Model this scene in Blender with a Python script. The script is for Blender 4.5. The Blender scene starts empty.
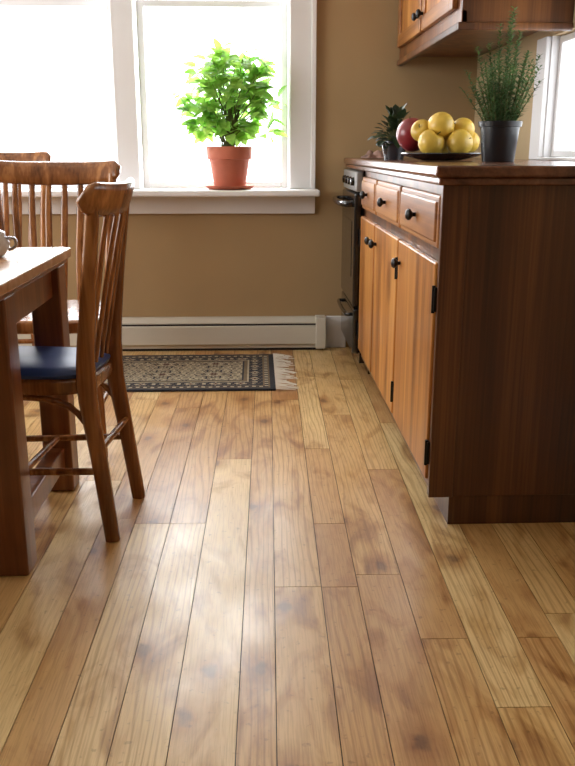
import bpy, bmesh, math, random
from mathutils import Vector, Matrix, Euler
random.seed(7)
S = bpy.context.scene
COL = S.collection
R = math.radians

# ------------------------------------------------------------------ materials
def srgb(r, g, b):
    def f(c):
        c /= 255.0
        return c/12.92 if c <= 0.04045 else ((c+0.055)/1.055)**2.4
    return (f(r), f(g), f(b), 1)

def newmat(name):
    m = bpy.data.materials.new(name); m.use_nodes = True
    nt = m.node_tree
    return m, nt, nt.nodes['Principled BSDF']

def plain(name, col, rough=0.5, metal=0.0, var=0.06, scale=8, coat=0.0, bump=0.0, spec=0.5):
    m, nt, b = newmat(name)
    tc = nt.nodes.new('ShaderNodeTexCoord')
    n = nt.nodes.new('ShaderNodeTexNoise'); n.inputs['Scale'].default_value = scale
    n.inputs['Detail'].default_value = 4
    nt.links.new(tc.outputs['Object'], n.inputs['Vector'])
    cr = nt.nodes.new('ShaderNodeValToRGB')
    cr.color_ramp.elements[0].position = 0.3; cr.color_ramp.elements[1].position = 0.7
    cr.color_ramp.elements[0].color = tuple(c*(1-var) for c in col[:3])+(1,)
    cr.color_ramp.elements[1].color = tuple(min(1, c*(1+var)) for c in col[:3])+(1,)
    nt.links.new(n.outputs['Fac'], cr.inputs['Fac'])
    nt.links.new(cr.outputs['Color'], b.inputs['Base Color'])
    b.inputs['Roughness'].default_value = rough
    b.inputs['Metallic'].default_value = metal
    b.inputs['Coat Weight'].default_value = coat
    b.inputs['Specular IOR Level'].default_value = spec
    if bump:
        bp = nt.nodes.new('ShaderNodeBump'); bp.inputs['Strength'].default_value = bump
        bp.inputs['Distance'].default_value = 0.002
        n2 = nt.nodes.new('ShaderNodeTexNoise'); n2.inputs['Scale'].default_value = 160
        nt.links.new(tc.outputs['Object'], n2.inputs['Vector'])
        nt.links.new(n2.outputs['Fac'], bp.inputs['Height'])
        nt.links.new(bp.outputs['Normal'], b.inputs['Normal'])
    return m

def wood(name, dark, mid, light, axis='Z', rough=0.35, scale=1.0, coat=0.2, contrast=1.0, knots=0.0, staves=0.0):
    m, nt, b = newmat(name)
    L = nt.links
    tc = nt.nodes.new('ShaderNodeTexCoord')
    mp = nt.nodes.new('ShaderNodeMapping')
    st = {'X': (1.2, 14, 14), 'Y': (14, 1.2, 14), 'Z': (14, 14, 1.2)}[axis]
    mp.inputs['Scale'].default_value = tuple(s*scale for s in st)
    L.new(tc.outputs['Object'], mp.inputs['Vector'])
    n = nt.nodes.new('ShaderNodeTexNoise'); n.inputs['Scale'].default_value = 1.0
    n.inputs['Detail'].default_value = 6; n.inputs['Distortion'].default_value = 1.0
    L.new(mp.outputs['Vector'], n.inputs['Vector'])
    mp2 = nt.nodes.new('ShaderNodeMapping')
    st2 = {'X': (2, 150, 150), 'Y': (150, 2, 150), 'Z': (150, 150, 2)}[axis]
    mp2.inputs['Scale'].default_value = st2
    L.new(tc.outputs['Object'], mp2.inputs['Vector'])
    n2 = nt.nodes.new('ShaderNodeTexNoise'); n2.inputs['Scale'].default_value = 1.0
    n2.inputs['Detail'].default_value = 3
    L.new(mp2.outputs['Vector'], n2.inputs['Vector'])
    mx = nt.nodes.new('ShaderNodeMath'); mx.operation = 'MULTIPLY_ADD'
    L.new(n2.outputs['Fac'], mx.inputs[0]); mx.inputs[1].default_value = 0.3*contrast
    L.new(n.outputs['Fac'], mx.inputs[2])
    sb = nt.nodes.new('ShaderNodeMath'); sb.operation = 'SUBTRACT'
    L.new(mx.outputs[0], sb.inputs[0]); sb.inputs[1].default_value = 0.15*contrast
    src = sb.outputs[0]
    if staves:
        sp = nt.nodes.new('ShaderNodeMapping')
        q = 1/staves
        sp.inputs['Scale'].default_value = {'X': (0, q, q), 'Y': (q, 0, q), 'Z': (q, q, 0)}[axis]
        L.new(tc.outputs['Object'], sp.inputs['Vector'])
        fl = nt.nodes.new('ShaderNodeVectorMath'); fl.operation = 'FLOOR'
        L.new(sp.outputs[0], fl.inputs[0])
        wn = nt.nodes.new('ShaderNodeTexWhiteNoise'); L.new(fl.outputs[0], wn.inputs['Vector'])
        ma = nt.nodes.new('ShaderNodeMath'); ma.operation = 'MULTIPLY_ADD'
        L.new(wn.outputs['Value'], ma.inputs[0]); ma.inputs[1].default_value = 0.26
        L.new(src, ma.inputs[2])
        s3 = nt.nodes.new('ShaderNodeMath'); s3.operation = 'SUBTRACT'
        L.new(ma.outputs[0], s3.inputs[0]); s3.inputs[1].default_value = 0.13
        src = s3.outputs[0]
    cr = nt.nodes.new('ShaderNodeValToRGB')
    e = cr.color_ramp.elements
    e[0].position = 0.28; e[0].color = dark
    e[1].position = 0.72; e[1].color = light
    k = e.new(0.5); k.color = mid
    L.new(src, cr.inputs['Fac'])
    out = cr.outputs['Color']
    if knots:
        mk = nt.nodes.new('ShaderNodeMapping')
        mk.inputs['Scale'].default_value = {'X': (.6, 1, 1), 'Y': (1, .6, 1), 'Z': (1, 1, .6)}[axis]
        L.new(tc.outputs['Object'], mk.inputs['Vector'])
        vo = nt.nodes.new('ShaderNodeTexVoronoi'); vo.inputs['Scale'].default_value = knots
        L.new(mk.outputs[0], vo.inputs['Vector'])
        kr = nt.nodes.new('ShaderNodeValToRGB'); ee = kr.color_ramp.elements
        ee[0].position = 0.06; ee[0].color = (0.36, 0.26, 0.18, 1); ee[1].position = 0.24; ee[1].color = (1, 1, 1, 1)
        L.new(vo.outputs['Distance'], kr.inputs['Fac'])
        mm = nt.nodes.new('ShaderNodeMix'); mm.data_type = 'RGBA'; mm.blend_type = 'MULTIPLY'; mm.inputs[0].default_value = 0.75
        L.new(out, mm.inputs[6]); L.new(kr.outputs[0], mm.inputs[7]); out = mm.outputs[2]
    L.new(out, b.inputs['Base Color'])
    b.inputs['Roughness'].default_value = rough
    b.inputs['Coat Weight'].default_value = coat
    b.inputs['Coat Roughness'].default_value = 0.25
    return m

M = {}
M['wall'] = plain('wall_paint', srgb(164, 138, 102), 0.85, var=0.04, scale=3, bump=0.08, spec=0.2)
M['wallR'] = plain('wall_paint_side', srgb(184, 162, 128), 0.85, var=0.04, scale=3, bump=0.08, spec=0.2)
M['ceil'] = plain('ceiling_paint', srgb(225, 220, 210), 0.9, var=0.02)
M['white'] = plain('white_trim_paint', srgb(222, 221, 222), 0.4, var=0.02, scale=5)
M['heater'] = plain('heater_enamel', srgb(202, 198, 186), 0.4, var=0.02, scale=5)
M['dark'] = plain('dark_gap', srgb(25, 20, 17), 0.8)
M['black'] = plain('black_enamel', srgb(20, 20, 23), 0.18, var=0.1, coat=0.5)
M['blackm'] = plain('black_iron', srgb(22, 20, 20), 0.45, metal=0.5)
M['panelgrey'] = plain('control_panel_grey', srgb(150, 150, 150), 0.3, metal=0.3)
M['door'] = wood('honey_pine_door', srgb(116, 66, 26), srgb(172, 110, 50), srgb(206, 148, 78), 'Z', 0.35, 0.7, knots=3.4, contrast=1.2)
M['drawer'] = wood('honey_pine_drawer', srgb(108, 62, 26), srgb(150, 94, 44), srgb(182, 126, 66), 'Y', 0.35)
M['carc'] = wood('carcass_wood_shaded', srgb(50, 25, 12), srgb(84, 47, 25), srgb(132, 84, 46), 'Z', 0.35, 0.4, staves=0.11, knots=2.6, contrast=1.1)  # darker than the doors: the dim end panel's shade is put into this colour
M['top'] = wood('counter_wood', srgb(72, 38, 24), srgb(100, 57, 38), srgb(124, 76, 52), 'Y', 0.22, 1.0, 0.4)
M['upper'] = wood('upper_cabinet_wood', srgb(74, 38, 16), srgb(110, 64, 30), srgb(144, 92, 48), 'Z', 0.35)
M['table'] = wood('table_wood', srgb(82, 44, 22), srgb(116, 67, 37), srgb(150, 96, 57), 'Z', 0.28)
M['ttop'] = wood('table_top_wood', srgb(150, 110, 76), srgb(176, 134, 98), srgb(198, 158, 120), 'X', 0.25, 1, 0.4)
M['chair'] = wood('chair_oak', srgb(84, 48, 22), srgb(130, 80, 42), srgb(178, 122, 72), 'Z', 0.26, 1.3)
M['blue'] = plain('navy_seat_vinyl', srgb(34, 62, 124), 0.42, var=0.12, scale=20, bump=0.1)
M['terra'] = plain('terracotta', srgb(176, 98, 74), 0.75, var=0.1, scale=12)
M['soil'] = plain('soil', srgb(45, 32, 24), 0.95, var=0.3, scale=60)
M['pot'] = plain('black_plastic_pot', srgb(24, 26, 30), 0.35)
M['stem'] = plain('plant_stem', srgb(88, 92, 45), 0.7, var=0.2)
M['plate'] = plain('dark_plate_glaze', srgb(38, 40, 46), 0.2, coat=0.4)
M['yellow'] = plain('yellow_fruit_skin', srgb(212, 176, 70), 0.4, var=0.24, scale=12, coat=0.1)
M['red'] = plain('red_fruit_skin', srgb(130, 34, 42), 0.35, var=0.4, scale=12, coat=0.2)
M['ceramic'] = plain('white_ceramic', srgb(205, 210, 218), 0.15, coat=0.5, var=0.02)
M['cloth'] = plain('dish_towel_cotton', srgb(110, 78, 64), 0.9, var=0.5, scale=40)
M['navyk'] = plain('rug_navy_wool', srgb(40, 42, 52), 0.95, var=0.25, scale=80)
M['cream'] = plain('rug_cream_wool', srgb(172, 162, 140), 0.95, var=0.15, scale=80)
M['tank'] = plain('rug_tan_wool', srgb(112, 98, 78), 0.95, var=0.2, scale=80)
M['rustk'] = plain('rug_rust_wool', srgb(84, 56, 46), 0.95, var=0.2, scale=80)
M['fringe'] = plain('rug_fringe_cotton', srgb(214, 208, 196), 0.95)
M['steel'] = plain('steel', srgb(170, 170, 175), 0.25, metal=1.0)

def leafmat(name, c1, c2, trans=0.5):
    m, nt, b = newmat(name)
    tc = nt.nodes.new('ShaderNodeTexCoord')
    n = nt.nodes.new('ShaderNodeTexNoise'); n.inputs['Scale'].default_value = 14
    cr = nt.nodes.new('ShaderNodeValToRGB')
    cr.color_ramp.elements[0].position = 0.35; cr.color_ramp.elements[0].color = c1
    cr.color_ramp.elements[1].position = 0.65; cr.color_ramp.elements[1].color = c2
    nt.links.new(tc.outputs['Object'], n.inputs['Vector'])
    nt.links.new(n.outputs['Fac'], cr.inputs['Fac'])
    nt.links.new(cr.outputs['Color'], b.inputs['Base Color'])
    b.inputs['Roughness'].default_value = 0.45
    t = nt.nodes.new('ShaderNodeBsdfTranslucent')
    nt.links.new(cr.outputs['Color'], t.inputs['Color'])
    mx = nt.nodes.new('ShaderNodeMixShader'); mx.inputs[0].default_value = trans
    nt.links.new(b.outputs[0], mx.inputs[1]); nt.links.new(t.outputs[0], mx.inputs[2])
    nt.links.new(mx.outputs[0], nt.nodes['Material Output'].inputs['Surface'])
    return m
M['leaf'] = leafmat('bright_leaf', srgb(110, 166, 56), srgb(178, 216, 106), 0.6)
M['rose'] = leafmat('rosemary_needle', srgb(58, 90, 50), srgb(104, 138, 82), 0.35)
M['dleaf'] = leafmat('dark_leaf', srgb(28, 44, 26), srgb(56, 70, 40), 0.2)

def glassmat():
    m, nt, b = newmat('window_glass')
    tr = nt.nodes.new('ShaderNodeBsdfTransparent')
    gl = nt.nodes.new('ShaderNodeBsdfGlossy'); gl.inputs['Roughness'].default_value = 0.02
    mx = nt.nodes.new('ShaderNodeMixShader'); mx.inputs[0].default_value = 0.05
    nt.links.new(tr.outputs[0], mx.inputs[1]); nt.links.new(gl.outputs[0], mx.inputs[2])
    nt.links.new(mx.outputs[0], nt.nodes['Material Output'].inputs['Surface'])
    return m
M['glass'] = glassmat()

# ------------------------------------------------------------------ helpers
def mkobj(name, verts, faces, mat=None, parent=None, smooth=False):
    me = bpy.data.meshes.new(name)
    me.from_pydata([tuple(v) for v in verts], [], faces)
    me.update()
    o = bpy.data.objects.new(name, me); COL.objects.link(o)
    if mat: me.materials.append(M[mat] if isinstance(mat, str) else mat)
    if parent: o.parent = parent
    if smooth:
        for p in me.polygons: p.use_smooth = True
    return o

def empty(name, loc=(0, 0, 0), rz=0):
    e = bpy.data.objects.new(name, None); COL.objects.link(e)
    e.location = loc; e.rotation_euler = (0, 0, rz); e.empty_display_size = 0.1
    return e

def box(name, a, b, mat, parent=None, bevel=0.0, seg=2):
    x0, y0, z0 = a; x1, y1, z1 = b
    v = [(x0,y0,z0),(x1,y0,z0),(x1,y1,z0),(x0,y1,z0),(x0,y0,z1),(x1,y0,z1),(x1,y1,z1),(x0,y1,z1)]
    f = [(0,3,2,1),(4,5,6,7),(0,1,5,4),(1,2,6,5),(2,3,7,6),(3,0,4,7)]
    o = mkobj(name, v, f, mat, parent)
    if bevel:
        md = o.modifiers.new('bevel', 'BEVEL'); md.width = bevel; md.segments = seg
        md.limit_method = 'ANGLE'
        for p in o.data.polygons: p.use_smooth = True
        wn = o.modifiers.new('wn', 'WEIGHTED_NORMAL')
    return o

def lathe(name, prof, mat, parent=None, loc=(0, 0, 0), n=32):
    v = []; f = []
    for r, z in prof:
        for i in range(n):
            a = 2*math.pi*i/n
            v.append((loc[0]+r*math.cos(a), loc[1]+r*math.sin(a), loc[2]+z))
    for j in range(len(prof)-1):
        for i in range(n):
            k = (i+1) % n
            f.append((j*n+i, j*n+k, (j+1)*n+k, (j+1)*n+i))
    f.append(tuple(range(n-1, -1, -1)))
    f.append(tuple((len(prof)-1)*n+i for i in range(n)))
    o = mkobj(name, v, f, mat, parent, smooth=True)
    md = o.modifiers.new('es', 'EDGE_SPLIT'); md.split_angle = R(50)
    return o

def sweep(name, pts, radii, mat, parent=None, ref=(0, 1, 0), n=12, p=2.6, sub=4):
    P = [Vector(q) for q in pts]
    if isinstance(radii, tuple): radii = [radii]*len(P)
    PP = []; RR = []
    m = len(P)
    for i in range(m-1):
        p0 = P[max(i-1, 0)]; p1 = P[i]; p2 = P[i+1]; p3 = P[min(i+2, m-1)]
        s_n = sub if m > 2 else 1
        for s in range(s_n):
            t = s/s_n
            q = 0.5*((2*p1)+(-p0+p2)*t+(2*p0-5*p1+4*p2-p3)*t*t+(-p0+3*p1-3*p2+p3)*t**3)
            PP.append(q)
            RR.append(tuple(radii[i][k]*(1-t)+radii[i+1][k]*t for k in (0, 1)))
    PP.append(P[-1]); RR.append(radii[-1])
    v = []; f = []
    ref = Vector(ref)
    for i, q in enumerate(PP):
        t = (PP[min(i+1, len(PP)-1)]-PP[max(i-1, 0)]).normalized()
        side = t.cross(ref).normalized()
        up = side.cross(t).normalized()
        for k in range(n):
            a = 2*math.pi*(k+0.5)/n
            c, s = math.cos(a), math.sin(a)
            cc = math.copysign(abs(c)**(2/p), c); ss = math.copysign(abs(s)**(2/p), s)
            v.append(q+side*cc*RR[i][0]+up*ss*RR[i][1])
    for j in range(len(PP)-1):
        for i in range(n):
            k = (i+1) % n
            f.append((j*n+i, j*n+k, (j+1)*n+k, (j+1)*n+i))
    f.append(tuple(range(n-1, -1, -1)))
    f.append(tuple((len(PP)-1)*n+i for i in range(n)))
    o = mkobj(name, v, f, mat, parent, smooth=True)
    bm = bmesh.new(); bm.from_mesh(o.data); bmesh.ops.recalc_face_normals(bm, faces=bm.faces)
    bm.to_mesh(o.data); bm.free()
    md = o.modifiers.new('es', 'EDGE_SPLIT'); md.split_angle = R(55)
    return o

# ------------------------------------------------------------------ room
WY = 4.12; XR = 1.03; XL = -2.5; YB = -2.6; CZ = 2.45

def build_floor():
    xs = [-0.36, -0.267, -0.171, -0.059, 0.0085, 0.115, 0.198, 0.303, 0.400, 0.500]
    rnd = random.Random(3)
    while xs[-1] < 1.3: xs.append(xs[-1]+rnd.choice([0.07, 0.085, 0.1, 0.11]))
    while xs[0] > -2.75: xs.insert(0, xs[0]-rnd.choice([0.07, 0.085, 0.1, 0.11]))
    forced = {-0.36: [2.06, 3.1, 0.9], -0.267: [2.06, 3.3, 0.9], -0.171: [2.54, 1.14, 3.9], -0.059: [3.6, 1.0],
              0.0085: [1.717, 3.2, 0.6], 0.115: [1.714, 2.05, 2.63, 3.55], 0.198: [1.77, 3.0, 0.9],
              0.303: [1.5, 2.44, 3.5], 0.400: [1.28, 2.9]}
    v = []; f = []; cols = []
    g = 0.0009
    ang = R(-0.8); ca, sa = math.cos(ang), math.sin(ang)
    for i in range(len(xs)-1):
        x0, x1 = xs[i], xs[i+1]
        js = None
        for kk in forced:
            if abs(kk-x0) < 1e-6: js = sorted(forced[kk])
        if js is None:
            js = []; y = YB+rnd.uniform(0.2, 1.2)
            while y < WY+0.1: js.append(y); y += rnd.uniform(0.45, 1.3)
        else:
            y = js[0]-rnd.uniform(0.8, 1.3)
            while y > YB: js.insert(0, y); y -= rnd.uniform(0.8, 1.3)
        ys = [YB-0.1]+js+[WY+0.15]
        for j in range(len(ys)-1):
            y0, y1 = ys[j], ys[j+1]
            if y1-y0 < 0.02: continue
            b = len(v)
            for (x, y) in ((x0+g, y0+g), (x1-g, y0+g), (x1-g, y1-g), (x0+g, y1-g)):
                v.append((x*ca-y*sa, x*sa+y*ca, 0))
            for (x, y) in ((x0+g, y0+g), (x1-g, y0+g), (x1-g, y1-g), (x0+g, y1-g)):
                v.append((x*ca-y*sa, x*sa+y*ca, -0.004))
            f.append((b, b+1, b+2, b+3))
            for k in range(4):
                f.append((b+k, b+4+k, b+4+(k+1) % 4, b+(k+1) % 4))
            c = (rnd.random(), rnd.random(), rnd.random(), 1)
            cols += [c]*5
    b = len(v)
    v += [(XL-.2, YB-.2, -0.0035), (XR+.2, YB-.2, -0.0035), (XR+.2, WY+.2, -0.0035), (XL-.2, WY+.2, -0.0035)]
    f.append((b, b+1, b+2, b+3)); cols.append((0, 0, 0, 1))
    o = mkobj('floor', v, f)
    me = o.data
    at = me.color_attributes.new('plank', 'FLOAT_COLOR', 'CORNER')
    for p in me.polygons:
        for li in p.loop_indices: at.data[li].color = cols[p.index]
    m, nt, bs = newmat('floor_oak_planks'); L = nt.links
    N = nt.nodes.new
    a = N('ShaderNodeAttribute'); a.attribute_name = 'plank'
    sep = N('ShaderNodeSeparateColor'); L.new(a.outputs['Color'], sep.inputs[0])
    tc = N('ShaderNodeTexCoord')
    off = N('ShaderNodeVectorMath'); off.operation = 'MULTIPLY_ADD'
    L.new(a.outputs['Color'], off.inputs[0]); off.inputs[1].default_value = (7, 9, 11)
    L.new(tc.outputs['Object'], off.inputs[2])
    def noise(scale, sc, det=5, dist=0.0, src=None):
        mp = N('ShaderNodeMapping'); mp.inputs['Scale'].default_value = scale
        L.new(src or off.outputs[0], mp.inputs['Vector'])
        n = N('ShaderNodeTexNoise'); n.inputs['Scale'].default_value = sc
        n.inputs['Detail'].default_value = det; n.inputs['Distortion'].default_value = dist
        L.new(mp.outputs[0], n.inputs['Vector'])
        return n
    def ramp(src, stops):
        cr = N('ShaderNodeValToRGB'); e = cr.color_ramp.elements
        e[0].position, e[0].color = stops[0]; e[1].position, e[1].color = stops[-1]
        for p_, c_ in stops[1:-1]:
            k = e.new(p_); k.color = c_
        L.new(src, cr.inputs['Fac']); return cr
    def mult(a_, b_, fac):
        mul = N('ShaderNodeMix'); mul.data_type = 'RGBA'; mul.blend_type = 'MULTIPLY'; mul.inputs[0].default_value = fac
        L.new(a_, mul.inputs[6]); L.new(b_, mul.inputs[7]); return mul.outputs[2]
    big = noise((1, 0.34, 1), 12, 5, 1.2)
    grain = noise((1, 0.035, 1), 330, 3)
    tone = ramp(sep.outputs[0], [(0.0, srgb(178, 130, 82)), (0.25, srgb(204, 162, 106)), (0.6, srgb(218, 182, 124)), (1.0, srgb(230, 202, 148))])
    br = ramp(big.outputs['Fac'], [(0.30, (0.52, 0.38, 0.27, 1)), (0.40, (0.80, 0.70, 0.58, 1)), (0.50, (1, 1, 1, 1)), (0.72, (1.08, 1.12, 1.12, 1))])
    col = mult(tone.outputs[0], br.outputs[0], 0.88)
    gr = ramp(grain.outputs['Fac'], [(0.38, (0.68, 0.60, 0.50, 1)), (0.54, (1, 1, 1, 1))])
    col = mult(col, gr.outputs[0], 0.5)
    mpw = N('ShaderNodeMapping'); mpw.inputs['Scale'].default_value = (1, 0.12, 1); L.new(off.outputs[0], mpw.inputs['Vector'])
    wv = N('ShaderNodeTexWave'); wv.inputs['Scale'].default_value = 20; wv.inputs['Distortion'].default_value = 18
    wv.inputs['Detail'].default_value = 2; wv.inputs['Detail Scale'].default_value = 0.45
    L.new(mpw.outputs[0], wv.inputs['Vector'])
    wr = ramp(wv.outputs['Fac'], [(0.0, (0.66, 0.56, 0.44, 1)), (0.3, (1, 1, 1, 1))])
    wmask = ramp(sep.outputs[2], [(0.3, (0.1, .1, .1, 1)), (0.7, (0.75, .75, .75, 1))])
    mul = N('ShaderNodeMix'); mul.data_type = 'RGBA'; mul.blend_type = 'MULTIPLY'
    L.new(wmask.outputs[0], mul.inputs[0]); L.new(col, mul.inputs[6]); L.new(wr.outputs[0], mul.inputs[7]); col = mul.outputs[2]
    # knots
    mpk = N('ShaderNodeMapping'); mpk.inputs['Scale'].default_value = (1, 0.6, 0.0)
    dn = noise((1, 1, 1), 30, 2)
    addv = N('ShaderNodeVectorMath'); addv.operation = 'MULTIPLY_ADD'
    L.new(dn.outputs['Color'], addv.inputs[0]); addv.inputs[1].default_value = (0.03, 0.03, 0.0); L.new(off.outputs[0], addv.inputs[2])
    L.new(addv.outputs[0], mpk.inputs['Vector'])
    vo = N('ShaderNodeTexVoronoi'); vo.inputs['Scale'].default_value = 4.0; vo.voronoi_dimensions = '2D'
    L.new(mpk.outputs[0], vo.inputs['Vector'])
    kr = ramp(vo.outputs['Distance'], [(0.03, (0.25, 0.15, 0.10, 1)), (0.07, (0.66, 0.50, 0.36, 1)), (0.22, (1, 1, 1, 1))])
    col = mult(col, kr.outputs[0], 0.85)
    sp = noise((1, 1, 1), 60, 6, 0, tc.outputs['Object'])
    spr = ramp(sp.outputs['Fac'], [(0.30, (0.55, 0.5, 0.46, 1)), (0.37, (1, 1, 1, 1))])
    col = mult(col, spr.outputs[0], 0.6)
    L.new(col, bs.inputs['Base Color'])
    rr = N('ShaderNodeMapRange'); rr.inputs[1].default_value = 0.3; rr.inputs[2].default_value = 0.7
    rr.inputs[3].default_value = 0.30; rr.inputs[4].default_value = 0.48
    rn = noise((1, 0.6, 1), 9, 6, 0, tc.outputs['Object'])
    L.new(rn.outputs['Fac'], rr.inputs[0]); L.new(rr.outputs[0], bs.inputs['Roughness'])
    bs.inputs['Specular IOR Level'].default_value = 0.6
    bs.inputs['Coat Weight'].default_value = 0.25; bs.inputs['Coat Roughness'].default_value = 0.24
    bp = N('ShaderNodeBump'); bp.inputs['Strength'].default_value = 0.14; bp.inputs['Distance'].default_value = 0.001
    wav = noise((1, 0.4, 1), 30, 4)
    sm = N('ShaderNodeMath'); sm.operation = 'ADD'; L.new(grain.outputs['Fac'], sm.inputs[0]); L.new(wav.outputs['Fac'], sm.inputs[1])
    L.new(sm.outputs[0], bp.inputs['Height']); L.new(bp.outputs[0], bs.inputs['Normal'])
    me.materials.append(m); me.materials.append(M['dark'])
    me.polygons[len(f)-1].material_index = 1
build_floor()

TH = 0.18
wz0, wz1 = 0.776, 2.08
W1 = (-1.37, -0.64); W2 = (-0.555, 0.165)
def wall_with_openings_x(name, x0, x1, y0, y1, z1, ops, mat):
    e = empty(name); k = 0; x = x0
    for (a, b, za, zb) in ops:
        box('panel_%d' % k, (x, y0, 0), (a, y1, z1), mat, e); k += 1
        if za > 0: box('panel_%d' % k, (a, y0, 0), (b, y1, za), mat, e); k += 1
        box('panel_%d' % k, (a, y0, zb), (b, y1, z1), mat, e); k += 1
        x = b
    box('panel_%d' % k, (x, y0, 0), (x1, y1, z1), mat, e)
    return e
def wall_with_openings_y(name, y0, y1, x0, x1, z1, ops, mat):
    e = empty(name); k = 0; y = y0
    for (a, b, za, zb) in ops:
        box('panel_%d' % k, (x0, y, 0), (x1, a, z1), mat, e); k += 1
        if za > 0: box('panel_%d' % k, (x0, a, 0), (x1, b, za), mat, e); k += 1
        box('panel_%d' % k, (x0, a, zb), (x1, b, z1), mat, e); k += 1
        y = b
    box('panel_%d' % k, (x0, y, 0), (x1, y1, z1), mat, e)
    return e
wall_with_openings_x('wall_back', XL-.18, XR+.18, WY, WY+TH, CZ,
                     [(W1[0], W1[1], wz0-0.02, wz1), (W2[0], W2[1], wz0-0.02, wz1)], 'wall')
RW = (2.2, 3.10, 0.921, 1.335)
RT = 0.06
wall_with_openings_y('wall_right', YB, WY, XR, XR+RT, CZ, [RW], 'wallR')
LW = (1.5, 3.4, 0.8, 2.1)
wall_with_openings_y('wall_left', YB, WY, XL-.15, XL, CZ, [LW], 'wall')
box('wall_rear', (XL-.18, YB-.15, 0), (XR+.18, YB, CZ), 'wall')
box('ceiling', (XL-.2, YB-.2, CZ), (XR+.2, WY+.2, CZ+.1), 'ceil')

def sash(e, xa, xb, y):
    mid = 1.60
    for (z0, z1, yy) in ((wz0, mid+0.02, y), (mid-0.015, wz1, y+0.035)):
        s = 0.03
        box('stile', (xa, yy, z0), (xa+s, yy+0.03, z1), 'white', e, 0.003)
        box('stile', (xb-s, yy, z0), (xb, yy+0.03, z1), 'white', e, 0.003)
        box('rail', (xa+s, yy, z0), (xb-s, yy+0.03, z0+0.03), 'white', e, 0.003)
        box('rail', (xa+s, yy, z1-0.03), (xb-s, yy+0.03, z1), 'white', e, 0.003)
        box('glass', (xa+s, yy+0.013, z0+0.03), (xb-s, yy+0.017, z1-0.03), 'glass', e)
for i, (a, b) in enumerate((W1, W2)):
    e = empty('window_%d' % (i+1))
    box('jamb', (a, WY-0.002, wz0), (a+0.012, WY+TH, wz1), 'white', e)
    box('jamb', (b-0.012, WY-0.002, wz0), (b, WY+TH, wz1), 'white', e)
    box('head', (a, WY-0.002, wz1-0.012), (b, WY+TH, wz1), 'white', e)
    sash(e, a+0.012, b-0.012, WY+0.095)
e = empty('trim_window')
yf = WY-0.022
box('casing_right', (W2[1]-0.006, yf, wz0), (0.277, WY, wz1), 'white', e, 0.004)
box('casing_right_band', (0.258, yf-0.010, wz0), (0.280, WY, wz1), 'white', e, 0.003)
box('mullion', (W1[1]-0.008, yf, wz0), (W2[0]+0.008, WY+0.06, wz1), 'white', e, 0.004)
box('casing_left', (W1[0]-0.11, yf, wz0), (W1[0]+0.006, WY, wz1), 'white', e, 0.004)
box('casing_head', (W1[0]-0.12, yf, wz1-0.006), (0.285, WY, wz1+0.11), 'white', e, 0.004)
box('stool', (W1[0]-0.13, WY-0.145, wz0-0.03), (0.295, WY+0.1, wz0), 'white', e, 0.008)
box('apron', (W1[0]-0.11, WY-0.022, wz0-0.115), (0.28, WY, wz0-0.03), 'white', e, 0.004)
e = empty('window_3')
y0, y1, z0, z1 = RW
xf = XR-0.02
box('casing_far', (xf, y1-0.005, 0.921), (XR, y1+0.10, z1), 'white', e, 0.004)
box('casing_near', (xf, y0-0.10, 0.921), (XR, y0+0.005, z1), 'white', e, 0.004)
box('jamb_far', (XR-.001, y1-.012, z0), (XR+RT, y1, z1), 'white', e)
box('jamb_near', (XR-.001, y0, z0), (XR+RT, y0+.012, z1), 'white', e)
box('sill', (xf, y0, 0.921), (XR+RT, y1, 0.930), 'white', e, 0.002)
for yy in (y0+.012, y1-0.034):
    box('stile', (XR+0.025, yy, z0+.01), (XR+0.045, yy+0.022, z1), 'white', e, 0.003)
for zz in (z0+.01, z1-0.025):
    box('rail', (XR+0.025, y0+0.034, zz), (XR+0.045, y1-0.034, zz+0.022), 'white', e, 0.003)
box('glass', (XR+0.033, y0+.03, z0+.03), (XR+0.037, y1-.03, z1-.03), 'glass', e)
e = empty('window_4')
y0, y1, z0, z1 = LW
for yy in (y0, (y0+y1)/2-0.04, y1-0.08):
    box('stile', (XL-0.08, yy, z0), (XL-0.04, yy+0.08, z1), 'white', e)
for zz in (z0, z1-0.06):
    box('rail', (XL-0.08, y0, zz), (XL-0.04, y1, zz+0.06), 'white', e)
box('sill', (XL-0.1, y0-.05, z0-.04), (XL+0.06, y1+.05, z0), 'white', e)

e = empty('baseboard_heater')
HX0, HX1 = -2.3, 0.335
prof = [(WY-0.002, 0.012), (WY-0.002, 0.16), (WY-0.03, 0.16), (WY-0.072, 0.142), (WY-0.072, 0.136), (WY-0.045, 0.136), (WY-0.045, 0.126),
        (WY-0.072, 0.126), (WY-0.076, 0.122), (WY-0.076, 0.035), (WY-0.06, 0.025), (WY-0.06, 0.012)]
v = [(HX0, y, z) for y, z in prof]+[(HX1, y, z) for y, z in prof]
n = len(prof)
f = [(i, (i+1) % n, n+(i+1) % n, n+i) for i in range(n)]+[tuple(range(n)), tuple(range(2*n-1, n-1, -1))]
mkobj('housing', v, f, 'heater', e)
box('slot', (HX0+0.01, WY-0.070, 0.127), (HX1-0.05, WY-0.046, 0.135), 'dark', e)
box('end_cap', (HX1-0.05, WY-0.082, 0.01), (HX1, WY-0.001, 0.165), 'heater', e, 0.004)
box('foot', (HX0, WY-0.058, 0.0), (HX1-0.01, WY-0.01, 0.014), 'dark', e)
box('baseboard_back', (0.337, WY-0.018, 0), (0.44, WY, 0.16), 'white', None, 0.004)
box('baseboard_right', (XR-0.018, YB, 0), (XR, 2.0, 0.13), 'white', None, 0.004)
box('baseboard_left', (XL, YB, 0), (XL+0.018, WY-.1, 0.13), 'white', None, 0.004)

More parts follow.
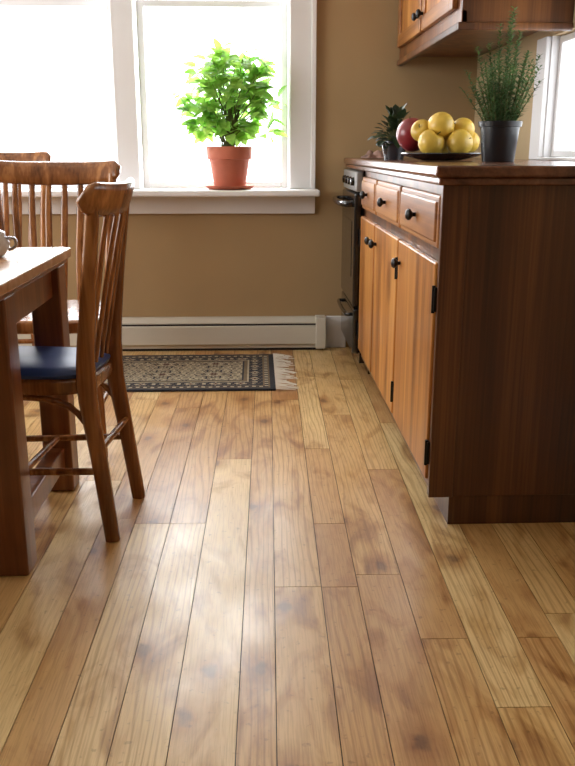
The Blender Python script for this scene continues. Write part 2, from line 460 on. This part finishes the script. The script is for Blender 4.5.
# ------------------------------------------------------------------ base cabinet
e = empty('kitchen_base_cabinet')
FX = 0.452; NY = 2.02; FY = 3.575; TZ = 0.876; KX = XR-0.001
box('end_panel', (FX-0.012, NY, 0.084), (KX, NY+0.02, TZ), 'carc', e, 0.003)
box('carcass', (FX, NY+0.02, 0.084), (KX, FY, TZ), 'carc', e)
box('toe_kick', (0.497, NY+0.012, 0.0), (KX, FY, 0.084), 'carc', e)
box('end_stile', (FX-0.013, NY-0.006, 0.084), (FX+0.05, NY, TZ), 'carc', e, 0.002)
bay = [(2.05, 2.585), (2.62, 3.115), (3.15, 3.55)]
knob_prof = [(0.006, 0), (0.006, 0.008), (0.0145, 0.014), (0.016, 0.02), (0.011, 0.026), (0.002, 0.028)]
def knob(par, x, y, z, d=-1):
    k = lathe('knob', knob_prof, 'blackm', par, n=16)
    k.rotation_euler = (0, R(-90), 0); k.location = (x, y, z)
for i, (a, b) in enumerate(bay):
    t = 0.020
    x0 = FX-t
    box('drawer_front_%d' % i, (x0+0.006, a, 0.722), (FX, b, 0.85), 'drawer', e, 0.006)
    box('drawer_panel_%d' % i, (x0, a+0.014, 0.736), (x0+0.012, b-0.014, 0.836), 'drawer', e, 0.006)
    knob(e, x0, (a+b)/2, 0.786)
    box('door_%d' % i, (x0+0.002, a-0.005, 0.122), (FX, b+0.005, 0.69), 'door', e, 0.006)
    knob(e, x0+.001, b-0.045 if i < 2 else a+0.04, 0.625)
    for zz in (0.20, 0.60):
        yh = a-0.005 if i < 2 else b+0.005
        box('hinge_leaf', (FX-0.019, yh-0.014, zz-0.03), (FX-0.001, yh+0.003, zz+0.03), 'blackm', e, 0.002)
        k = lathe('hinge_barrel', [(0.0045, -0.034), (0.0045, 0.034)], 'blackm', e, (FX-0.019, yh-0.005, zz), 10)
box('countertop', (0.415, 1.985, 0.893), (KX, WY-0.002, 0.92), 'top', e, 0.007, 3)
box('countertop_lower_lip', (0.425, 1.995, TZ-0.001), (KX, WY-0.002, 0.893), 'top', e, 0.004)

e = empty('oven')
OX = 0.425; OY0, OY1 = 3.582, 4.098
box('body', (OX+.02, OY0, 0.05), (XR-.01, OY1, 0.874), 'black', e)
box('control_panel', (OX-0.01, OY0, 0.785), (OX+.02, OY1, 0.868), 'panelgrey', e, 0.006)
box('oven_door', (OX-0.015, OY0+.003, 0.30), (OX+.02, OY1-.003, 0.778), 'black', e, 0.008)
box('oven_window', (OX-0.017, OY0+.08, 0.42), (OX-.014, OY1-.08, 0.66), 'black', e, 0.001)
box('storage_drawer', (OX-0.012, OY0+.003, 0.09), (OX+.02, OY1-.003, 0.29), 'black', e, 0.008)
sweep('handle', [(OX-.015, OY0+.04, 0.735), (OX-.055, OY0+.06, 0.735), (OX-.066, (OY0+OY1)/2, 0.735), (OX-.055, OY1-.06, 0.735), (OX-.015, OY1-.04, 0.735)], (0.011, 0.013), 'black', e, (0, 0, 1))
sweep('drawer_handle', [(OX-.012, OY0+.08, 0.255), (OX-.035, OY0+.1, 0.255), (OX-.035, OY1-.1, 0.255), (OX-.012, OY1-.08, 0.255)], (0.008, 0.008), 'black', e, (0, 0, 1))
for i in range(4):
    k = lathe('knob', [(0.018, 0), (0.016, 0.015), (0.004, 0.018)], 'black', e, n=18)
    k.rotation_euler = (0, R(-90), 0); k.location = (OX-.01, OY0+0.08+i*0.11, 0.826)
box('plinth', (OX+.06, OY0, 0), (XR-.01, OY1, 0.05), 'black', e)

# ------------------------------------------------------------------ upper cabinet
e = empty('wall_cabinet')
UX = 0.665; UY0, UY1 = 2.9, WY-0.002; UZ = 1.34
box('carcass', (UX, UY0+.015, UZ+0.03), (XR-.001, UY1, 2.15), 'upper', e)
box('end_panel', (UX, UY0, UZ), (XR-.001, UY0+.015, 2.15), 'carc', e, 0.003)
box('bottom_rail', (UX-0.001, UY0, UZ), (UX+0.02, UY1, UZ+0.05), 'upper', e, 0.003)
for i, (a, b) in enumerate(((2.96, 3.50), (3.53, 4.07))):
    x0 = UX-0.02
    z0, z1 = UZ+0.06, 2.1
    s = 0.055
    box('door_stile', (x0, a, z0), (UX, a+s, z1), 'drawer', e, 0.004)
    box('door_stile', (x0, b-s, z0), (UX, b, z1), 'drawer', e, 0.004)
    box('door_rail', (x0, a+s, z0), (UX, b-s, z0+s), 'drawer', e, 0.004)
    box('door_rail', (x0, a+s, z1-s), (UX, b-s, z1), 'drawer', e, 0.004)
    box('door_panel', (x0+0.008, a+s, z0+s), (UX, b-s, z1-s), 'door', e)
    knob(e, x0, (b-0.03) if i == 0 else (a+0.03), UZ+0.12)
box('bottom_moulding', (UX-0.012, UY0-.008, UZ-0.012), (XR-.001, UY0+0.02, UZ+0.012), 'carc', e, 0.004)
box('bottom_moulding_front', (UX-0.012, UY0, UZ-0.012), (UX+0.012, UY1, UZ+0.012), 'carc', e, 0.004)

# ------------------------------------------------------------------ table
e = empty('dining_table')
TX1, TY0, TY1, TTZ = -0.517, 1.60, 2.38, 0.695
TX0 = -1.75
box('table_top', (TX0, TY0, TTZ-0.028), (TX1, TY1, TTZ), 'ttop', e, 0.005)
box('top_lip', (TX0+.02, TY0+.02, TTZ-0.042), (TX1-.012, TY1-.012, TTZ-0.028), 'table', e, 0.004)
LX1 = -0.536; lw = 0.082
LYF = 2.292
legs = [(LX1-lw, 1.785), (LX1-lw, LYF), (TX0+0.03, 1.785), (TX0+.03, LYF)]
for i, (x, y) in enumerate(legs):
    box('leg_%d' % (i+1), (x, y, 0), (x+lw, y+lw, TTZ-0.042), 'table', e, 0.006)
az0 = TTZ-0.125
box('apron_near', (TX0+.05, 1.80, az0), (LX1-.02, 1.822, TTZ-.042), 'table', e)
box('apron_far', (TX0+.05, LYF+.045, az0), (LX1-.02, LYF+.067, TTZ-.042), 'table', e)
box('apron_end', (LX1-.045, 1.86, az0), (LX1-.02, LYF+.01, TTZ-.042), 'table', e)
box('apron_end_far', (TX0+.05, 1.86, az0), (TX0+.075, LYF+.01, TTZ-.042), 'table', e)
box('stretcher_end', (LX1-.065, 1.865, 0.075), (LX1-.02, LYF+.002, 0.135), 'table', e, 0.004)
box('stretcher_end_far', (TX0+.05, 1.865, 0.075), (TX0+.095, LYF+.002, 0.135), 'table', e, 0.004)

e = empty('ceramic_sugar_bowl', (-0.664, 2.15, TTZ))
lathe('bowl', [(0.022, 0), (0.03, 0.004), (0.043, 0.022), (0.045, 0.038), (0.036, 0.052), (0.033, 0.058), (0.031, 0.058)], 'ceramic', e)
lathe('lid', [(0.036, 0.058), (0.034, 0.063), (0.018, 0.071), (0.006, 0.074), (0.009, 0.080), (0.003, 0.086)], 'ceramic', e)
sweep('handle', [(0.036, 0, 0.048), (0.058, 0, 0.046), (0.060, 0, 0.028), (0.042, 0, 0.018)], (0.004, 0.005), 'steel', e, (0, 1, 0))

# ------------------------------------------------------------------ chairs
def chair(name, loc, rz, W=0.40, H=0.90, D=0.40, seat_mat='chair', SZ=0.44, nsl=5, splay=0.06, lean=0.08, cx=0.045, backw=0.4):
    e = empty(name, loc, rz)
    hb = W*backw; hf = W*0.5
    yb = D*0.5; yfr = -D*0.5
    def outline(inset, z):
        pts = []
        n = 40
        for i in range(n):
            a = 2*math.pi*i/n
            c, s = math.cos(a), math.sin(a)
            px = math.copysign(abs(c)**0.45, c); py = math.copysign(abs(s)**0.45, s)
            t = (py+1)/2
            hw = (hf*(1-t)+(hb+0.012)*t)-inset
            pts.append((px*hw, py*(D*0.5-inset), z))
        return pts
    def slab(nm, rings, mat):
        v = []; f = []
        for r in rings: v += r
        n = len(rings[0])
        for j in range(len(rings)-1):
            for i in range(n):
                k = (i+1) % n
                f.append((j*n+i, j*n+k, (j+1)*n+k, (j+1)*n+i))
        f.append(tuple(range(n-1, -1, -1)))
        f.append(tuple((len(rings)-1)*n+i for i in range(n)))
        o = mkobj(nm, v, f, mat, e, True)
        md = o.modifiers.new('es', 'EDGE_SPLIT'); md.split_angle = R(45)
    slab('seat', [outline(0.02, SZ-0.045), outline(0.004, SZ-0.04), outline(0.0, SZ-0.03), outline(0.0, SZ-0.008), outline(0.006, SZ-0.002), outline(0.02, SZ)], 'chair')
    if seat_mat != 'chair':
        slab('seat_cushion', [outline(0.006, SZ-0.001), outline(0.003, SZ+0.008), outline(0.010, SZ+0.018), outline(0.03, SZ+0.024), outline(0.1, SZ+0.025)], seat_mat)
    def py(z):
        t = max(0, (z-SZ)/(H-SZ))
        return yb-0.012+lean*t**1.25
    for sx in (-1, 1):
        sweep('back_post', [(sx*(hb+0.014), yb+splay, 0), (sx*(hb+0.005), yb+splay*0.3, SZ*0.5), (sx*hb, yb-0.012, SZ-0.01), (sx*(hb+0.004), py(SZ+0.2), SZ+0.2), (sx*(hb+0.018), py(H-0.05), H-0.05)],
              [(0.013, 0.018), (0.015, 0.020), (0.017, 0.024), (0.014, 0.018), (0.013, 0.014)], 'chair', e, (0, 1, 0), p=3.2)
        sweep('front_leg', [(sx*(hf-0.015), yfr+0.02, 0), (sx*(hf-0.03), yfr+0.045, SZ*0.5), (sx*(hf-0.045), yfr+0.06, SZ-0.04)],
              [(0.011, 0.011), (0.017, 0.017), (0.018, 0.018)], 'chair', e, (0, 1, 0), p=2.0)
        sweep('side_stretcher', [(sx*(hf-0.022), yfr+0.035, 0.17), (sx*(hb+0.010), yb+splay*.6, 0.185)], (0.009, 0.009), 'chair', e, (0, 0, 1), p=2.0)
        sweep('bent_brace', [(sx*(hf-0.038), yfr+0.05, 0.25), (sx*(hf-0.045), yfr+0.09, 0.345), (sx*(hb-0.0), 0.0, SZ-0.05), (sx*(hb-0.002), yb-0.06, 0.35), (sx*(hb+0.004), yb+0.01, 0.26)],
              (0.007, 0.010), 'chair', e, (1, 0, 0), p=2.4)
    sweep('cross_stretcher', [(-(hf-0.03), -0.0, 0.178), ((hf-0.03), -0.0, 0.178)], (0.009, 0.009), 'chair', e, (0, 0, 1), p=2.0)
    sweep('front_stretcher', [(-(hf-0.028), yfr+0.04, 0.25), ((hf-0.028), yfr+0.04, 0.25)], (0.009, 0.009), 'chair', e, (0, 0, 1), p=2.0)
    sweep('back_stretcher', [(-(hb+0.008), yb+splay*.4, 0.24), ((hb+0.008), yb+splay*.4, 0.24)], (0.009, 0.009), 'chair', e, (0, 0, 1), p=2.0)
    v = []; f = []
    nu = 28; cw = hb+cx
    sec = 10
    for i in range(nu+1):
        u = -1+2*i/nu
        x = u*cw
        au = abs(u)
        yc = py(H-0.04)+0.036*(1-u*u)-0.008
        hh = 0.040-0.004*au*au
        if au > 0.86: hh *= math.sqrt(max(0.12, 1-((au-0.86)/0.14)**2*0.85))
        zc = H-0.048+0.012*au**3
        th = 0.0125
        for k in range(sec):
            a = 2*math.pi*(k+.5)/sec
            c, s = math.cos(a), math.sin(a)
            cc = math.copysign(abs(c)**0.6, c); ss = math.copysign(abs(s)**0.7, s)
            v.append((x, yc+cc*th+ss*0.012, zc+ss*hh))
    for j in range(nu):
        for k in range(sec):
            l = (k+1) % sec
            f.append((j*sec+k, j*sec+l, (j+1)*sec+l, (j+1)*sec+k))
    f.append(tuple(range(sec-1, -1, -1))); f.append(tuple(nu*sec+k for k in range(sec)))
    mkobj('crest_rail', v, f, 'chair', e, True)
    for i in range(nsl):
        u = -1+2*(i+1)/(nsl+1)
        x0 = u*hb; x1 = u*(hb+0.012)
        bow = 0.030*(1-u*u)
        sweep('slat', [(x0, yb-0.02, SZ-0.005), (x0, py(SZ+.15)+bow*0.3, SZ+0.15), (x1, py(SZ+.3)+bow*0.7, SZ+0.3), (x1, py(H-.06)+bow, H-0.065)],
              [(0.009, 0.005), (0.012, 0.0055), (0.012, 0.0055), (0.009, 0.005)], 'chair', e, (0, 1, 0), p=3)
    return e
chair('dining_chair', (-0.576, 2.128, 0), R(-96), W=0.296, H=0.89, D=0.37, seat_mat='blue', SZ=0.42, nsl=4, splay=0.035, lean=0.055, cx=0.060, backw=0.42)
chair('dining_chair', (-0.705, 2.76, 0), R(-2), W=0.46, H=0.925, D=0.40, SZ=0.45, nsl=6)
chair('dining_chair', (-1.045, 3.33, 0), R(3), W=0.44, H=0.955, D=0.40, SZ=0.45, nsl=6)

# ------------------------------------------------------------------ rug
def rug():
    e = empty('persian_rug')
    x0, x1, y0, y1 = -0.76, 0.075, 3.33, 3.94
    c = 0.0075
    nx = int((x1-x0)/c); ny = int((y1-y0)/c)
    v = []; f = []; mi = []
    for j in range(ny+1):
        for i in range(nx+1):
            v.append((x0+i*c, y0+j*c, 0.009+0.0012*math.sin(i*0.4)*math.sin(j*0.3)))
    def pat(i, j):
        dx = min(i, nx-1-i); dy = min(j, ny-1-j); d = min(dx, dy)
        t = i if dy < dx else j
        if d < 3: return 0
        if d < 4: return 2
        if d < 6: return 1 if (t//2) % 2 else 0
        if d < 7: return 2
        if d < 15:
            k = t % 14; dd = d-11
            m = abs(k-7)+abs(dd)*1.3
            if m < 1.6: return 3
            if m < 3.6: return 1
            if (k < 2) and abs(dd) < 2: return 1
            if ((t*5+d*3) % 7) == 0: return 2
            return 0
        if d < 16: return 1
        if d < 18: return 2
        if d < 19: return 0
        a = i % 30; b = (j+4) % 24
        da = abs(a-15); db = abs(b-12)
        rr = math.hypot(da, db*1.15)
        an = math.atan2(db, da+.01)
        m = rr*(1+0.25*math.cos(an*8))
        if m < 2: return 3
        if m < 4.2: return 1
        if m < 5.4: return 0
        if m < 7.8: return 1 if (int(an*6) % 2) else 2
        if m < 9: return 0
        if ((i*7+j*4) % 13) < 4 and ((i-j*2) % 5) < 3: return 0
        if ((i*3+j*5) % 9) < 2: return 2
        return 1
    for j in range(ny):
        for i in range(nx):
            a = j*(nx+1)+i
            f.append((a, a+1, a+nx+2, a+nx+1)); mi.append(pat(i, j))
    xe, ye = x0+nx*c, y0+ny*c
    b = len(v)
    v += [(x0, y0, 0.001), (xe, y0, 0.001), (xe, ye, 0.001), (x0, ye, 0.001)]
    A, B, C2, D2 = 0, nx, (ny+1)*(nx+1)-1, ny*(nx+1)
    f += [(b, b+1, B, A), (b+1, b+2, C2, B), (b+2, b+3, D2, C2), (b+3, b, A, D2)]; mi += [0]*4
    o = mkobj('pile', v, f, None, e)
    for k in ('navyk', 'cream', 'tank', 'rustk'): o.data.materials.append(M[k])
    for p, m in zip(o.data.polygons, mi): p.material_index = m
    v = []; f = []
    rnd = random.Random(5)
    for side in (0, 1):
        y = y0-0.005
        while y < ye+0.005:
            L = rnd.uniform(0.05, 0.1); dy = rnd.uniform(-0.045, 0.02)
            s = 1 if side == 0 else -1
            xs = xe if side == 0 else x0
            w = 0.004
            b = len(v)
            for t in (0, 0.5, 1):
                px = xs+s*L*t; pyy = y+dy*t*t; pz = 0.007*(1-t)+0.003
                v += [(px, pyy-w*(1-.4*t), pz), (px, pyy, pz+0.003), (px, pyy+w*(1-.4*t), pz)]
            for t in (0, 1):
                q = b+t*3
                f += [(q, q+3, q+4, q+1), (q+1, q+4, q+5, q+2)]
            y += 0.011
    mkobj('fringe', v, f, 'fringe', e)
rug()

# ------------------------------------------------------------------ plants
def add_leaf(v, f, base, direction, up, L, W, lobes=False, droop=0.25):
    d = direction.normalized(); s = d.cross(up)
    if s.length < 1e-3: s = Vector((1, 0, 0))
    s.normalize(); u = s.cross(d).normalized()
    b = len(v)
    prof = [(0, 0.0), (0.08, 0.5), (0.22, 0.95), (0.32, 0.84), (0.42, 1.0), (0.52, 0.78), (0.62, 0.82), (0.74, 0.5), (0.82, 0.48), (1, 0.0)] if lobes else [(0, 0), (0.25, 0.8), (0.5, 1), (0.75, 0.65), (1, 0)]
    for (t, w) in prof:
        c = base+d*(L*t)-u*(droop*L*t*t)
        v.append(c+s*(W*w)+u*(0.18*W*w)); v.append(c); v.append(c-s*(W*w)+u*(0.18*W*w))
    for k in range(len(prof)-1):
        q = b+3*k
        f.append((q, q+3, q+4, q+1)); f.append((q+1, q+4, q+5, q+2))

def tube(v, f, p0, p1, r0, r1, n=5):
    t = (p1-p0).normalized(); a = t.orthogonal().normalized(); c = t.cross(a)
    b = len(v)
    for (p, r) in ((p0, r0), (p1, r1)):
        for k in range(n):
            an = 2*math.pi*k/n
            v.append(p+a*r*math.cos(an)+c*r*math.sin(an))
    for k in range(n):
        l = (k+1) % n
        f.append((b+k, b+l, b+n+l, b+n+k))

e = empty('potted_houseplant', (-0.125, 4.10, wz0+.0005))
lathe('saucer', [(0.09, 0.0), (0.105, 0.003), (0.118, 0.018), (0.114, 0.018), (0.100, 0.007), (0.02, 0.006)], 'terra', e)
lathe('terracotta_pot', [(0.068, 0.007), (0.074, 0.010), (0.094, 0.135), (0.104, 0.137), (0.108, 0.19), (0.106, 0.194), (0.098, 0.194), (0.094, 0.170), (0.02, 0.170)], 'terra', e)
lathe('soil', [(0.091, 0.165), (0.091, 0.176), (0.04, 0.180), (0.01, 0.180)], 'soil', e)
rnd = random.Random(23)
sv, sf, lv, lf = [], [], [], []
for i in range(70):
    a = 2*math.pi*(i*0.618); zt = -0.8+1.75*((i*0.37) % 1.0)
    rr = math.sqrt(max(0.0, 1-max(0, zt)**2*0.8))*rnd.uniform(0.45, 1.0)*(1 if zt > -.4 else .85)
    tip = Vector((math.cos(a)*rr*0.235+.008, math.sin(a)*rr*0.12-.02, 0.42+zt*0.20))
    root = Vector((rnd.uniform(-.025, .025), rnd.uniform(-.025, .025), 0.165))
    mid = Vector((root.x*0.5+tip.x*0.3, root.y*0.5+tip.y*0.3, 0.17+(tip.z-0.17)*0.55))
    tube(sv, sf, root, mid, 0.0035, 0.0025); tube(sv, sf, mid, tip, 0.0025, 0.0015)
    axis = (tip-mid).normalized()
    for k in range(7):
        t = 0.5+0.5*k/6
        p = mid.lerp(tip, t)
        d = (axis*0.35+Vector((rnd.uniform(-1, 1), rnd.uniform(-0.9, 0.6), rnd.uniform(-0.6, 0.5)))).normalized()
        q = p+d*0.015
        L = rnd.uniform(0.05, 0.085)
        if q.y+d.y*L > 0.075: d.y = min(d.y, 0); q.y = min(q.y, 0.07)
        add_leaf(lv, lf, q, d, Vector((rnd.uniform(-.5, .5), rnd.uniform(-.9, -.2), 1)), L, L*0.36, True, 0.35)
mkobj('stems', sv, sf, 'stem', e, True)
mkobj('leaves', lv, lf, 'leaf', e, False)

CT = 0.9205
e = empty('potted_rosemary', (0.728, 2.60, CT))
lathe('pot', [(0.046, 0), (0.048, 0.002), (0.058, 0.100), (0.063, 0.101), (0.065, 0.116), (0.061, 0.117), (0.057, 0.105), (0.01, 0.100)], 'pot', e)
lathe('soil', [(0.057, 0.095), (0.057, 0.105), (0.01, 0.107)], 'soil', e)
sv, sf, lv, lf = [], [], [], []
for i in range(44):
    a = i*2.4; rr = math.sqrt((i+.5)/44)
    root = Vector((math.cos(a)*rr*0.04, math.sin(a)*rr*0.04, 0.10))
    h = rnd.uniform(0.18, 0.31)*(1.0-0.42*rr) if i > 3 else rnd.uniform(.28, .325)
    lean = Vector((math.cos(a)*rr*0.075+rnd.uniform(-.012, .012), math.sin(a)*rr*0.075, 0))
    pts = [root+lean*(t**1.1)+Vector((0, 0, h*t)) for t in (0, .25, .5, .75, 1)]
    for k in range(4): tube(sv, sf, pts[k], pts[k+1], 0.0022-0.0004*k, 0.0018-0.0004*k, 4)
    m = int(h*420)
    for k in range(m):
        t = 0.08+0.92*k/m
        s = min(3, int(t*4)); p = pts[s].lerp(pts[s+1], t*4-s)
        aa = k*2.4+rnd.uniform(-.3, .3)
        d = Vector((math.cos(aa), math.sin(aa), rnd.uniform(0.1, 0.8)))
        add_leaf(lv, lf, p, d, Vector((0, 0, 1)), rnd.uniform(0.022, 0.034)*(1-.45*t), 0.0030, False, 0.1)
mkobj('stems', sv, sf, 'stem', e, True)
mkobj('needles', lv, lf, 'rose', e, False)

PX, PY = 0.612, 2.86
e = empty('fruit_platter', (PX, PY, CT+.001))
lathe('platter', [(0.06, 0), (0.075, 0.003), (0.12, 0.014), (0.137, 0.022), (0.135, 0.025), (0.115, 0.018), (0.07, 0.009), (0.01, 0.008)], 'plate', e, n=48)
def fruit(name, x, y, z, r, mat, tilt=(0, 0, 0), el=1.0):
    prof = []
    n = 18
    for i in range(n+1):
        a = -math.pi/2+math.pi*i/n
        rad = r*math.cos(a)*(1+0.06*math.sin(a))
        zz = r*0.93*el*math.sin(a)
        if el <= 1: zz -= 0.25*r*math.exp(-(rad/(0.3*r))**2)*(1 if a > 0 else -0.6)
        prof.append((max(rad, 0.0006), zz))
    o = lathe(name, prof, mat, e, n=28)
    o.location = (x, y, z); o.rotation_euler = tilt
    s = sweep(name+'_stem', [(0, 0, r*0.6*el), (0.002, 0, r*0.85*el), (0.006, 0, r*1.05*el)], (0.0015, 0.0015), 'stem', e, (0, 1, 0), 6)
    s.location = (x, y, z); s.rotation_euler = tilt
    return o
fruit('yellow_apple', -0.045, -0.045, 0.055, 0.044, 'yellow', (0.4, 0.5, 0))
fruit('yellow_apple', 0.045, -0.055, 0.055, 0.042, 'yellow', (1.2, 0.2, 0.5), 1.08)
fruit('yellow_apple', 0.092, 0.018, 0.057, 0.038, 'yellow', (0.5, -0.7, 0))
fruit('yellow_apple', 0.0, 0.045, 0.058, 0.045, 'yellow', (0.3, 0.9, 0))
fruit('yellow_apple', -0.012, -0.02, 0.108, 0.044, 'yellow', (0.7, 1.2, 0.3), 1.1)
fruit('yellow_apple', 0.066, -0.005, 0.098, 0.038, 'yellow', (-0.5, 0.6, 0))
fruit('yellow_apple', -0.068, 0.002, 0.094, 0.036, 'yellow', (0.9, -0.9, 0))
fruit('red_apple', -0.088, 0.068, 0.082, 0.052, 'red', (0.3, -0.3, 0), 1.15)

e = empty('potted_violet', (0.515, 3.24, CT))
lathe('pot', [(0.035, 0), (0.048, 0.055), (0.052, 0.056), (0.052, 0.066), (0.046, 0.066), (0.01, 0.06)], 'plate', e)
sv, sf, lv, lf = [], [], [], []
for i in range(110):
    a = rnd.uniform(0, 2*math.pi); el = rnd.uniform(-0.1, 1.5)
    d = Vector((math.cos(a)*math.cos(el)*.62, math.sin(a)*math.cos(el)*.7, math.sin(el)))
    p0 = Vector((0, 0, 0.06)); p1 = p0+d*rnd.uniform(0.03, 0.11)
    tube(sv, sf, p0, p1, 0.0016, 0.001, 4)
    add_leaf(lv, lf, p1, d+Vector((0, 0, -0.3)), Vector((0.1, -.2, 1)), rnd.uniform(0.03, 0.045), 0.016)
mkobj('stems', sv, sf, 'stem', e, True); mkobj('leaves', lv, lf, 'dleaf', e)

v = []; f = []
nx, ny = 26, 20
for j in range(ny+1):
    for i in range(nx+1):
        u, w = i/nx, j/ny
        ed = min(1, 6*min(u, 1-u, w, 1-w))
        z = 0.003+ed*(0.014+0.010*math.sin(u*17+w*4)+0.008*math.sin(w*15-u*7))*1.0
        v.append((0.435+0.13*u+0.008*math.sin(w*9), 3.42+0.26*w+0.012*math.sin(u*8), CT+max(z, 0.002)))
for j in range(ny):
    for i in range(nx):
        a = j*(nx+1)+i; f.append((a, a+1, a+nx+2, a+nx+1))
mkobj('dish_towel', v, f, 'cloth', None, True)

# ------------------------------------------------------------------ light
w = bpy.data.worlds.new('World'); S.world = w; w.use_nodes = True
bg = w.node_tree.nodes['Background']; bg.inputs[0].default_value = (0.93, 0.97, 1.0, 1); bg.inputs[1].default_value = 5.0

def area(name, loc, rot, sx, sy, power, col):
    l = bpy.data.lights.new(name, 'AREA'); l.shape = 'RECTANGLE'; l.size = sx; l.size_y = sy
    l.energy = power; l.color = col
    o = bpy.data.objects.new(name, l); COL.objects.link(o); o.location = loc; o.rotation_euler = rot
    return o
area('daylight_back', (-0.6, WY+0.6, 1.7), (R(-90), 0, 0), 3.0, 1.9, 215, (0.96, 0.98, 1.0))
area('daylight_left', (XL-0.35, 2.5, 1.55), (0, R(-90), 0), 1.4, 2.0, 62, (1.0, 0.97, 0.92))

# ------------------------------------------------------------------ camera
cd = bpy.data.cameras.new('camera'); cam = bpy.data.objects.new('camera', cd); COL.objects.link(cam)
cam.location = (0, 0, 0.955); cam.rotation_euler = (R(90-15.47), 0, R(-2.07))
cd.sensor_fit = 'HORIZONTAL'; cd.sensor_width = 36; cd.lens = 36*842/575
cd.clip_start = 0.02
S.camera = cam
S.view_settings.view_transform = 'Standard'
S.view_settings.look = 'None'
S.view_settings.exposure = 0.0
